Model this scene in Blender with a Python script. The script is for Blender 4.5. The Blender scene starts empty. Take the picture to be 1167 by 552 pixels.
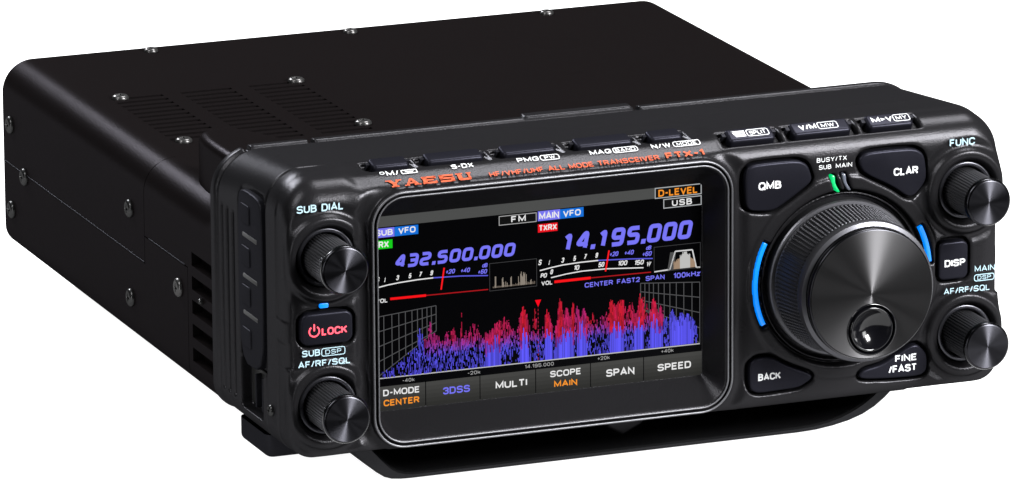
import bpy, math, random
import numpy as np
from mathutils import Vector, Matrix
random.seed(7); rng = np.random.default_rng(7)
MM = 0.001
scene = bpy.context.scene
COL = scene.collection
FLOOR_Z = -55.2

# ------------------------------------------------------------------ materials
def mat(name, base=(0.02,0.02,0.022), rough=0.45, metal=0.0, spec=0.5, bump=None, emit=None, estr=1.0,
        aniso=0.0, coat=0.0, tangent=None, rvar=0.0):
    m = bpy.data.materials.new(name); m.use_nodes = True
    nt = m.node_tree; b = nt.nodes['Principled BSDF']
    b.inputs['Base Color'].default_value = (*base, 1)
    b.inputs['Roughness'].default_value = rough
    b.inputs['Metallic'].default_value = metal
    b.inputs['Specular IOR Level'].default_value = spec
    b.inputs['Coat Weight'].default_value = coat
    if emit:
        b.inputs['Emission Color'].default_value = (*emit, 1); b.inputs['Emission Strength'].default_value = estr
    tc = nt.nodes.new('ShaderNodeTexCoord')
    if bump:
        sc, st, dist = bump
        n = nt.nodes.new('ShaderNodeTexNoise'); n.inputs['Scale'].default_value = sc; n.inputs['Detail'].default_value = 3
        nt.links.new(tc.outputs['Object'], n.inputs['Vector'])
        bp = nt.nodes.new('ShaderNodeBump'); bp.inputs['Strength'].default_value = st; bp.inputs['Distance'].default_value = dist
        nt.links.new(n.outputs['Fac'], bp.inputs['Height']); nt.links.new(bp.outputs['Normal'], b.inputs['Normal'])
    if rvar:
        n2 = nt.nodes.new('ShaderNodeTexNoise'); n2.inputs['Scale'].default_value = 35; n2.inputs['Detail'].default_value = 6
        nt.links.new(tc.outputs['Object'], n2.inputs['Vector'])
        mr = nt.nodes.new('ShaderNodeMapRange'); mr.inputs['To Min'].default_value = rough - rvar; mr.inputs['To Max'].default_value = rough + rvar
        nt.links.new(n2.outputs['Fac'], mr.inputs['Value']); nt.links.new(mr.outputs['Result'], b.inputs['Roughness'])
    if aniso:
        b.inputs['Anisotropic'].default_value = aniso; b.inputs['Anisotropic Rotation'].default_value = 0.25
        t = nt.nodes.new('ShaderNodeTangent'); t.direction_type = 'RADIAL'; t.axis = 'Y'
        nt.links.new(t.outputs['Tangent'], b.inputs['Tangent'])
    return m
def lacquer(name, diff, gloss, rough, bump, rvar=0.0, coarse=None):
    """dull black finish: a dark diffuse body with a weak even sheen"""
    m = bpy.data.materials.new(name); m.use_nodes = True; nt = m.node_tree; nt.nodes.clear()
    out = nt.nodes.new('ShaderNodeOutputMaterial'); ad = nt.nodes.new('ShaderNodeAddShader')
    d = nt.nodes.new('ShaderNodeBsdfDiffuse'); g_ = nt.nodes.new('ShaderNodeBsdfGlossy')
    d.inputs['Color'].default_value = (*diff, 1); g_.inputs['Color'].default_value = (*gloss, 1); g_.inputs['Roughness'].default_value = rough
    tc = nt.nodes.new('ShaderNodeTexCoord'); n = nt.nodes.new('ShaderNodeTexNoise')
    n.inputs['Scale'].default_value = bump[0]; n.inputs['Detail'].default_value = 3
    nt.links.new(tc.outputs['Object'], n.inputs['Vector'])
    bp = nt.nodes.new('ShaderNodeBump'); bp.inputs['Strength'].default_value = bump[1]; bp.inputs['Distance'].default_value = bump[2]
    nt.links.new(n.outputs['Fac'], bp.inputs['Height'])
    for q in (d, g_): nt.links.new(bp.outputs['Normal'], q.inputs['Normal'])
    if rvar:
        n2 = nt.nodes.new('ShaderNodeTexNoise'); n2.inputs['Scale'].default_value = 30; n2.inputs['Detail'].default_value = 6
        nt.links.new(tc.outputs['Object'], n2.inputs['Vector'])
        mr = nt.nodes.new('ShaderNodeMapRange'); mr.inputs['To Min'].default_value = rough-rvar; mr.inputs['To Max'].default_value = rough+rvar
        nt.links.new(n2.outputs['Fac'], mr.inputs['Value']); nt.links.new(mr.outputs['Result'], g_.inputs['Roughness'])
    nt.links.new(d.outputs[0], ad.inputs[0]); nt.links.new(g_.outputs[0], ad.inputs[1]); nt.links.new(ad.outputs[0], out.inputs['Surface'])
    return m
M = {}
M['plastic'] = lacquer('textured_black_plastic', (0.0042,0.0041,0.0045), (0.0080,0.0079,0.0085), 0.27, (2600,0.42,0.00012), .04)
M['cabinet'] = lacquer('painted_black_metal', (0.0022,0.0018,0.00185), (0.0036,0.0034,0.0038), 0.28, (1800,0.25,0.0002), .03)
M['groove'] = mat('black_gap', (0.004,0.004,0.004), 0.6, spec=0.1)
M['rubber'] = lacquer('black_button_rubber', (0.0030,0.0030,0.0042), (0.005,0.005,0.0065), 0.35, (2500,0.1,0.0001))
M['soft'] = lacquer('soft_rubber', (0.0030,0.0030,0.0037), (0.006,0.006,0.007), 0.45, (1800,0.3,0.0002))
M['knurl'] = lacquer('knurled_black_metal', (0.010,0.010,0.0108), (0.11,0.11,0.12), 0.36, (2500,0.1,0.0001))
M['collar'] = lacquer('satin_black_collar', (0.003,0.003,0.0035), (0.03,0.03,0.034), 0.28, (2500,0.05,0.0001))
M['stand'] = lacquer('stand_black', (0.003,0.003,0.0032), (0.011,0.011,0.012), 0.25, (2500,0.2,0.0001))
M['trim'] = lacquer('satin_bezel_edge', (0.012,0.012,0.013), (0.07,0.07,0.075), 0.42, (2500,0.05,0.0001))
M['band'] = lacquer('knurled_dial_band', (0.007,0.007,0.0075), (0.045,0.045,0.05), 0.36, (2500,0.1,0.0001))
M['spun'] = mat('spun_black_metal', (0.024,0.024,0.028), 0.46, metal=1.0, aniso=1.0, bump=None)
M['spundial'] = mat('spun_dial_metal', (0.039,0.0385,0.040), 0.5, metal=1.0, aniso=1.0)
M['edge'] = mat('polished_black_edge', (0.014,0.014,0.016), 0.25, metal=1.0)
M['gloss'] = mat('glossy_black', (0.0015,0.0015,0.002), 0.12, spec=0.3)
M['screw'] = lacquer('nickel_screw', (0.008,0.008,0.008), (0.034,0.033,0.033), 0.3, (900,0.1,0.0001))
M['screwdark'] = lacquer('black_screw', (0.003,0.003,0.003), (0.022,0.022,0.022), 0.3, (900,0.1,0.0001))
M['white'] = mat('white_print', (0.34,0.345,0.35), 0.6, spec=0.05)
M['paleblue'] = mat('pale_blue_print', (0.20,0.28,0.315), 0.6, spec=0.05)
M['orange'] = mat('orange_print', (0.25,0.045,0.020), 0.6, spec=0.03)
M['redlit'] = mat('backlit_red_print', (0.5,0.03,0.05), 0.5, emit=(0.82,0.06,0.09), estr=0.75)
M['blueled'] = mat('blue_light_pipe', (0.0,0.05,0.2), 0.3, emit=(0.0,0.24,1.0), estr=1.0)
M['greenled'] = mat('green_light_pipe', (0.0,0.1,0.03), 0.3, emit=(0.0,0.62,0.16), estr=1.0)
M['clearled'] = mat('unlit_light_pipe', (0.05,0.055,0.07), 0.2, spec=0.6)
M['glass'] = lacquer('display_window', (0.0004,0.0004,0.0005), (0.0015,0.0015,0.0017), 0.2, (900,0.02,0.0001))
def screen_material():
    m = bpy.data.materials.new('lit_display'); m.use_nodes = True
    nt = m.node_tree; b = nt.nodes['Principled BSDF']
    a = nt.nodes.new('ShaderNodeAttribute'); a.attribute_name = 'pix'
    b.inputs['Base Color'].default_value = (0,0,0,1); b.inputs['Roughness'].default_value = .4
    b.inputs['Specular IOR Level'].default_value = 0.05
    nt.links.new(a.outputs['Color'], b.inputs['Emission Color']); b.inputs['Emission Strength'].default_value = 1.0
    return m
M['screen'] = screen_material()

# ------------------------------------------------------------------ object helpers
def tagkind(o, kind): o['kind'] = kind; return o
def link_mesh(name, V, F, m, parent=None, loc=(0,0,0), smooth=None, rot=None, cols=None):
    """V in mm, local to loc (mm)."""
    me = bpy.data.meshes.new(name)
    V = np.asarray(V, dtype=np.float32) * MM
    if isinstance(F, np.ndarray):
        n = len(F); me.vertices.add(len(V)); me.vertices.foreach_set('co', V.ravel())
        me.loops.add(n*4); me.loops.foreach_set('vertex_index', F.astype(np.int32).ravel())
        me.polygons.add(n); me.polygons.foreach_set('loop_start', np.arange(0, n*4, 4, dtype=np.int32))
        me.update(calc_edges=True)
    else:
        me.from_pydata([tuple(v) for v in V], [], F)
    me.materials.append(m)
    if smooth is not None:
        me.polygons.foreach_set('use_smooth', [True]*len(me.polygons))
        if smooth < 180: me.set_sharp_from_angle(angle=math.radians(smooth))
    if cols is not None:
        at = me.attributes.new('pix', 'FLOAT_COLOR', 'FACE')
        at.data.foreach_set('color', np.asarray(cols, dtype=np.float32).ravel())
    me.validate(); me.update()
    o = bpy.data.objects.new(name, me); COL.objects.link(o)
    o.location = Vector(loc) * MM
    if rot: o.rotation_euler = rot
    if parent is not None: o.parent = parent
    return o

def rel(parent_loc, loc): return tuple(a-b for a, b in zip(loc, parent_loc))

def lathe(profile, n=64, rmod=None):
    """profile: [(r, y)] front is -y. axis = y. returns V,F"""
    V = []; F = []
    for k, (r, y) in enumerate(profile):
        for i in range(n):
            t = 2*math.pi*i/n; rr = r if rmod is None else rmod(r, y, i, k)
            V.append((rr*math.cos(t), y, rr*math.sin(t)))
    for k in range(len(profile)-1):
        for i in range(n):
            j = (i+1) % n
            F.append((k*n+i, (k+1)*n+i, (k+1)*n+j, k*n+j))
    return V, F
def cap(V, F, n, k, flip=False):
    idx = [k*n+i for i in range(n)]
    F.append(tuple(idx if flip else idx[::-1]))

def chaikin(P, it=2):
    for _ in range(it):
        Q = []
        for i in range(len(P)):
            a = P[i]; b = P[(i+1) % len(P)]
            Q.append((a[0]*.8+b[0]*.2, a[1]*.8+b[1]*.2)); Q.append((a[0]*.2+b[0]*.8, a[1]*.2+b[1]*.8))
        P = Q
    return P
def rr_poly(x0, x1, z0, z1, r, n=7):
    P = []
    for cx, cz, a0 in ((x1-r, z1-r, 0), (x0+r, z1-r, 90), (x0+r, z0+r, 180), (x1-r, z0+r, 270)):
        for k in range(n+1):
            a = math.radians(a0 + 90*k/n); P.append((cx+r*math.cos(a), cz+r*math.sin(a)))
    return P
def area(P): return sum(P[i][0]*P[(i+1)%len(P)][1]-P[(i+1)%len(P)][0]*P[i][1] for i in range(len(P)))/2
def offset(P, d):
    """inward offset for d>0"""
    s = 1 if area(P) > 0 else -1
    Q = []; n = len(P)
    for i in range(n):
        a = P[i-1]; b = P[i]; c = P[(i+1) % n]
        e1 = Vector((b[0]-a[0], b[1]-a[1])); e2 = Vector((c[0]-b[0], c[1]-b[1]))
        if e1.length < 1e-6: e1 = e2
        if e2.length < 1e-6: e2 = e1
        e1 = e1.normalized(); e2 = e2.normalized()
        nn = Vector((-e1.y-e2.y, e1.x+e2.x))
        if nn.length < 1e-6: nn = Vector((-e1.y, e1.x))
        nn.normalize(); Q.append((b[0]+nn.x*d*s, b[1]+nn.y*d*s))
    return Q
def pillow(P, front, back, bevel, steps=4):
    """polygon in (x,z) -> solid with rounded front edge. front is -y."""
    if area(P) < 0: P = P[::-1]
    n = len(P); V = []; F = []
    rings = [(0, back), (0, front+bevel)]
    for k in range(1, steps+1):
        a = math.pi/2*k/steps
        rings.append((bevel*(1-math.cos(a)), front+bevel*(1-math.sin(a))))
    for d, y in rings:
        for (x, z) in offset(P, d): V.append((x, y, z))
    for k in range(len(rings)-1):
        for i in range(n):
            j = (i+1) % n
            F.append((k*n+i, k*n+j, (k+1)*n+j, (k+1)*n+i))
    F.append(tuple((len(rings)-1)*n+i for i in range(n)))
    return V, F

def arcpts(cx, cz, r, a0, a1, n):
    return [(cx+r*math.cos(math.radians(a0+(a1-a0)*k/n)), cz+r*math.sin(math.radians(a0+(a1-a0)*k/n))) for k in range(n+1)]

# ------------------------------------------------------------------ lettering: a plain grotesque drawn with strokes
def K(*a): return list(a)
O4 = [(0,.5),(0,1,'r'),(1,1,'r'),(1,0,'r'),(0,0,'r'),(0,.5)]
FONT = {
 'A': (.95,[[(0,0),(.5,1),(1,0)],[(.2,.3),(.8,.3)]]), 'B': (.8,[[(0,.53),(0,1),(.92,1,'r'),(.92,.53,'r'),(0,.53)],[(0,.53),(1,.53,'r'),(1,0,'r'),(0,0),(0,.53)]]),
 'C': (.88,[[(1,.72),(1,1,'r'),(0,1,'r'),(0,0,'r'),(1,0,'r'),(1,.28)]]), 'D': (.85,[[(0,.5),(0,1),(1,1,'r'),(1,0,'r'),(0,0),(0,.5)]]),
 'E': (.72,[[(1,1),(0,1),(0,0),(1,0)],[(0,.52),(.9,.52)]]), 'F': (.7,[[(1,1),(0,1),(0,0)],[(0,.5),(.88,.5)]]),
 'G': (.92,[[(1,.68),(1,1,'r'),(0,1,'r'),(0,0,'r'),(1,0,'r'),(1,.46),(.55,.46)]]), 'H': (.82,[[(0,0),(0,1)],[(1,0),(1,1)],[(0,.52),(1,.52)]]),
 'I': (0,[[(0,0),(0,1)]]), 'K': (.85,[[(0,0),(0,1)],[(1,1),(.05,.42)],[(.35,.62),(1,0)]]), 'L': (.68,[[(0,1),(0,0),(1,0)]]),
 'M': (1.05,[[(0,0),(0,1),(.5,.15),(1,1),(1,0)]]), 'N': (.85,[[(0,0),(0,1),(1,0),(1,1)]]), 'O': (.92,[O4]),
 'P': (.78,[[(0,0),(0,1),(1,1,'r'),(1,.46,'r'),(0,.46)]]), 'Q': (.92,[O4,[(.6,.28),(1.08,-.08)]]),
 'R': (.84,[[(0,0),(0,1),(.96,1,'r'),(.96,.5,'r'),(0,.5)],[(.55,.5),(1,0)]]), 'S': (.85,[[(.97,.78),(.97,1,'r'),(.02,1,'r'),(.02,.52,'r'),(1,.52,'r'),(1,0,'r'),(0,0,'r'),(0,.22)]]),
 'T': (.8,[[(0,1),(1,1)],[(.5,1),(.5,0)]]), 'U': (.84,[[(0,1),(0,0,'r'),(1,0,'r'),(1,1)]]), 'V': (.9,[[(0,1),(.5,0),(1,1)]]),
 'W': (1.25,[[(0,1),(.27,0),(.5,.95),(.73,0),(1,1)]]), 'X': (.88,[[(0,1),(1,0)],[(0,0),(1,1)]]), 'Y': (.88,[[(0,1),(.5,.45),(1,1)],[(.5,.45),(.5,0)]]),
 '0': (.72,[O4]), '1': (.3,[[(0,.78),(1,1),(1,0)]]), '2': (.75,[[(0,.72),(0,1,'r'),(1,1,'r'),(1,.55,'r'),(0,0),(1,0)]]),
 '3': (.75,[[(0,.75),(0,1,'r'),(1,1,'r'),(1,.53,'r'),(.35,.53)],[(.6,.53),(1,.53,'r'),(1,0,'r'),(0,0,'r'),(0,.25)]]), '4': (.78,[[(.75,0),(.75,1),(0,.28),(1,.28)]]),
 '5': (.75,[[(.95,1),(.08,1),(0,.52),(1,.6,'r'),(1,0,'r'),(0,0,'r'),(0,.22)]]), '6': (.75,[[(1,.78),(1,1,'r'),(0,1,'r'),(0,0,'r'),(1,0,'r'),(1,.56,'r'),(0,.56)]]),
 '7': (.75,[[(0,1),(1,1),(.35,0)]]), '9': (.75,[[(0,.22),(0,0,'r'),(1,0,'r'),(1,1,'r'),(0,1,'r'),(0,.44,'r'),(1,.44)]]),
 '/': (.42,[[(0,0),(1,1)]]), '-': (.42,[[(0,.46),(1,.46)]]), '+': (.62,[[(0,.46),(1,.46)],[(.5,.1),(.5,.82)]]), '.': (0,[[(0,0),(0,.1)]]),
 'k': (.66,[[(0,0),(0,1)],[(.95,.7),(.05,.28)],[(.4,.45),(1,0)]]), 'z': (.6,[[(0,.68),(1,.68),(0,0),(1,0)]]), 'd': (.7,[[(1,1),(1,0)],[(1,.34),(1,.7,'r'),(0,.7,'r'),(0,0,'r'),(1,0,'r'),(1,.34)]]),
 'o': (.72,[[(0,.5),(0,1,'r'),(1,1,'r'),(1,0,'r'),(0,0,'r'),(0,.5)]]), ' ': (.35,[]),
}
def rounded(pts, rad):
    out = []; n = len(pts)
    for i, p in enumerate(pts):
        if len(p) < 3 or p[2] <= 0 or i in (0, n-1): out.append((p[0], p[1])); continue
        b = Vector(p[:2]); a = Vector(pts[i-1][:2]); c = Vector(pts[i+1][:2])
        ra = min(rad, (a-b).length*(.5 if len(pts[i-1]) > 2 else .98)); rc = min(rad, (c-b).length*(.5 if len(pts[i+1]) > 2 else .98))
        p0 = b+(a-b).normalized()*ra; p2 = b+(c-b).normalized()*rc
        for k in range(6):
            t = k/5; q = p0*(1-t)**2+b*2*t*(1-t)*1.0+p2*t*t; out.append((q.x, q.y))
    r = [out[0]]
    for q in out[1:]:
        if abs(q[0]-r[-1][0])+abs(q[1]-r[-1][1]) > 1e-5: r.append(q)
    return r
def ribbon_mesh(pts, w):
    n = len(pts); L = []; R = []; closed = (abs(pts[0][0]-pts[-1][0])+abs(pts[0][1]-pts[-1][1])) < 1e-5
    for i in range(n):
        a = Vector(pts[i-1]) if i > 0 else (Vector(pts[-2]) if closed else None)
        b = Vector(pts[i]); d = Vector(pts[i+1]) if i < n-1 else (Vector(pts[1]) if closed else None)
        e1 = (b-a).normalized() if a is not None else (d-b).normalized()
        e2 = (d-b).normalized() if d is not None else e1
        t = (e1+e2); t = t.normalized() if t.length > 1e-4 else e1
        nn = Vector((-t.y, t.x)); s_ = w/2/max(.42, nn.dot(Vector((-e1.y, e1.x))))
        L.append((b.x+nn.x*s_, b.y+nn.y*s_)); R.append((b.x-nn.x*s_, b.y-nn.y*s_))
    return L+R, [(i, n+i, n+i+1, i+1) for i in range(n-1)]
class G:
    """flat graphics in a plane: polygons with optional colours"""
    def __init__(s): s.V = []; s.F = []; s.C = []; s.Y = []; s.lay = 0.0
    def add(s, P, F, c=(1,1,1)):
        o = len(s.V); s.V += [(x, z, s.lay) for x, z in P]; s.F += [tuple(o+i for i in f) for f in F]; s.C += [(*c, 1)]*len(F)
    def text(s, body, x0, x1, z0, z1, c=(1,1,1), bold=.03, shear=0.0, space=1.0):
        H = z1-z0; w = H*(.15+bold*1.6); gap = .27*space
        tot = sum(FONT[ch][0]*.72 for ch in body)*1.0+gap*(len(body)-1)
        sh = shear*H; U = (x1-x0-w-sh)/max(tot, 1e-3); hh = H-w; x = x0+w/2
        if len(body) == 1 and FONT[body][0] == 0: U = H; x = (x0+x1)/2
        L = s.lay; n_ = 0
        for ch in body:
            cw, sts = FONT[ch]; cw *= .72*U
            for st in sts:
                p = [(x+q[0]*cw, z0+w/2+q[1]*hh)+((1,) if len(q) > 2 else ()) for q in st]
                if st[0] in ((0,.5),) and st[0] == st[-1] and len(st) == 6 or ch == 'D': pass
                p = rounded(p, min(.42*hh, .5*cw) if cw > 0 else .1)
                p = [(a+(b-z0)*shear, b) for a, b in p]
                V, F = ribbon_mesh(p, w); s.lay = L+(n_ % 5)*.003; n_ += 1
                s.add(V, F, c)
            x += cw+gap*U
        s.lay = L
    def poly(s, P, c=(1,1,1)):
        if area(P) < 0: P = P[::-1]
        s.add(P, [tuple(range(len(P)))], c)
    def rect(s, x0, x1, z0, z1, c=(1,1,1)): s.poly([(x0,z0),(x1,z0),(x1,z1),(x0,z1)], c)
    def line(s, pts, w, c=(1,1,1)):
        for a, b in zip(pts, pts[1:]):
            d = Vector((b[0]-a[0], b[1]-a[1]))
            if d.length < 1e-6: continue
            d.normalize(); n = Vector((-d.y, d.x))*w/2
            s.poly([(a[0]-n.x, a[1]-n.y), (b[0]-n.x, b[1]-n.y), (b[0]+n.x, b[1]+n.y), (a[0]+n.x, a[1]+n.y)], c)
    def frame(s, P, w, c=(1,1,1)):
        if area(P) < 0: P = P[::-1]
        Q = offset(P, w); n = len(P)
        s.add(list(P)+list(Q), [(i, (i+1)%n, n+(i+1)%n, n+i) for i in range(n)], c)
    def build(s, name, m, parent, y=0.0, plane=None, usecol=False):
        """plane=None: panel plane y; plane=(y0,z0,angle): u along x, v up the slope"""
        if plane is None: V = [(x, y-l, z) for x, z, l in s.V]
        else:
            y0, z0, a = plane; ca, sa = math.cos(a), math.sin(a)
            V = [(x, y0+v*ca-l*sa, z0+v*sa+l*ca) for x, v, l in s.V]
        return link_mesh(name, V, s.F, m, parent, cols=s.C if usecol else None)

# ------------------------------------------------------------------ SDF modelling of the control head
class Field:
    def __init__(s, xs, ys, zs):
        s.xs, s.ys, s.zs = [np.asarray(a, np.float32) for a in (xs, ys, zs)]
        s.D = np.full((len(xs), len(ys), len(zs)), 9.0, np.float32)
    def box(s, x0, x1, y0, y1, z0, z1):
        def sl(a, lo, hi):
            i = np.searchsorted(a, lo); j = np.searchsorted(a, hi); return slice(max(i-1, 0), min(j+1, len(a)))
        a, b, c = sl(s.xs, x0, x1), sl(s.ys, y0, y1), sl(s.zs, z0, z1)
        return (a, b, c), s.xs[a][:,None,None], s.ys[b][None,:,None], s.zs[c][None,None,:]
def smin(a, b, k):
    h = np.maximum(k-np.abs(a-b), 0)/k; return np.minimum(a, b)-h*h*k*.25
def smax(a, b, k): return -smin(-a, -b, k)
def rr2(X, Z, x0, x1, z0, z1, r):
    cx, cz = (x0+x1)/2, (z0+z1)/2
    qx = np.abs(X-cx)-(x1-x0)/2+r; qz = np.abs(Z-cz)-(z1-z0)/2+r
    return np.sqrt(np.maximum(qx,0)**2+np.maximum(qz,0)**2)+np.minimum(np.maximum(qx,qz),0)-r
def poly2(X, Z, P):
    X = X[:,0,:]+0*Z[0]; Z = Z[0]+0*X
    d = np.full(X.shape, 1e9, np.float32); ins = np.zeros(X.shape, bool); n = len(P)
    for i in range(n):
        ax, az = P[i]; bx, bz = P[(i+1) % n]
        ex, ez = bx-ax, bz-az; wx, wz = X-ax, Z-az
        t = np.clip((wx*ex+wz*ez)/(ex*ex+ez*ez+1e-9), 0, 1)
        d = np.minimum(d, (wx-ex*t)**2+(wz-ez*t)**2)
        c = (az > Z) != (bz > Z)
        if ez != 0: ins ^= c & (X < ex*(Z-az)/ez+ax)
    d = np.sqrt(d); return np.where(ins, -d, d)[:,None,:]
def surface_nets(f):
    D = f.D; nx, ny, nz = D.shape; S = D < 0
    cell_ids = []; pos = []; quads = []; flips = []
    def cid(i, j, k): return (i.astype(np.int64)*ny+j)*nz+k
    ax = [f.xs, f.ys, f.zs]
    for d in range(3):
        sl0 = [slice(None)]*3; sl1 = [slice(None)]*3; sl0[d] = slice(0, -1); sl1[d] = slice(1, None)
        a = S[tuple(sl0)]; b = S[tuple(sl1)]
        idx = np.argwhere(a != b)
        u, v = [(1,2),(2,0),(0,1)][d]
        ok = (idx[:,u] > 0) & (idx[:,v] > 0) & (idx[:,u] < D.shape[u]-1) & (idx[:,v] < D.shape[v]-1)
        idx = idx[ok]; I = idx.T
        J = I.copy(); J[d] += 1
        da = D[I[0],I[1],I[2]]; db = D[J[0],J[1],J[2]]; t = da/(da-db)
        p = np.stack([ax[q][I[q]].astype(np.float64) for q in range(3)], 1)
        p[:,d] = ax[d][I[d]]*(1-t)+ax[d][J[d]]*t
        cs = []
        for (ou, ov) in ((0,0),(-1,0),(-1,-1),(0,-1)):
            K = I.copy(); K[u] += ou; K[v] += ov
            c = cid(K[0], K[1], K[2]); cs.append(c); cell_ids.append(c); pos.append(p)
        q = np.stack(cs, 1); ins = S[I[0],I[1],I[2]]
        q[~ins] = q[~ins][:, ::-1]
        quads.append(q)
    C = np.concatenate(cell_ids); P = np.concatenate(pos)
    uq, inv = np.unique(C, return_inverse=True)
    cnt = np.bincount(inv)
    V = np.stack([np.bincount(inv, P[:,k])/cnt for k in range(3)], 1)
    Q = np.searchsorted(uq, np.concatenate(quads))
    return V, Q

KL, KR, KT, KB = -89.0, 89.0, 8.8, -29.9         # small knob centres
DC = (53.8, -10.95)                              # main dial centre
CR = math.radians(20); CH = math.atan2(5.0, 9.0)                        # slope of the chamfer above the face
BTN = {
 'QMB': chaikin([(26,19.6),(27.2,21.7),(33.2,21.9),(41.0,21.8),(43.6,20.4),(44.9,16.6),(43.9,15.0),(37.6,11.0),(33.8,8.9),(27.6,9.5),(26.1,11.4)]),
 'CLAR': chaikin([(57.8,20.0),(59.8,21.9),(67,22),(74,21.8),(76.7,20),(77.5,13.1),(74.2,9.2),(71.9,8.9),(67.7,12.1),(59.2,16.6)]),
 'DISP': rr_poly(80.9,89.4,-14.7,-4.4,1.8),
 'BACK': chaikin([(27.3,-31.5),(29.4,-30.0),(33.5,-30.1),(37.6,-32.7),(44.9,-35.9),(44.9,-37.4),(41.4,-39.3),(35,-39.5),(29.3,-39.6),(27.3,-38.1)]),
 'FINE': chaikin([(58.2,-37.6),(59.8,-36.4),(65.0,-35.6),(72.9,-31.3),(75.2,-31.2),(77.9,-34.2),(77.9,-38.4),(76.0,-39.9),(68,-39.7),(59.1,-39.0)]),
 'LOCK': rr_poly(-96.2,-82.2,-13.6,-5.2,2.2),
}
TOPB = [(-72.7,-62.8,'m'),(-57.9,-42.5,'m'),(-37.2,-22.6,'m'),(-16.8,-1.3,'m'),(3.6,12.6,'m'),
        (23.2,36.2,'r'),(41.2,57.6,'r'),(62.6,75.3,'r')]
def top_z(y): return np.where(y < 9, 24.5+np.maximum(y,-5)*5/9, 29.5-(y-9)*4.5/49)

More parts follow.
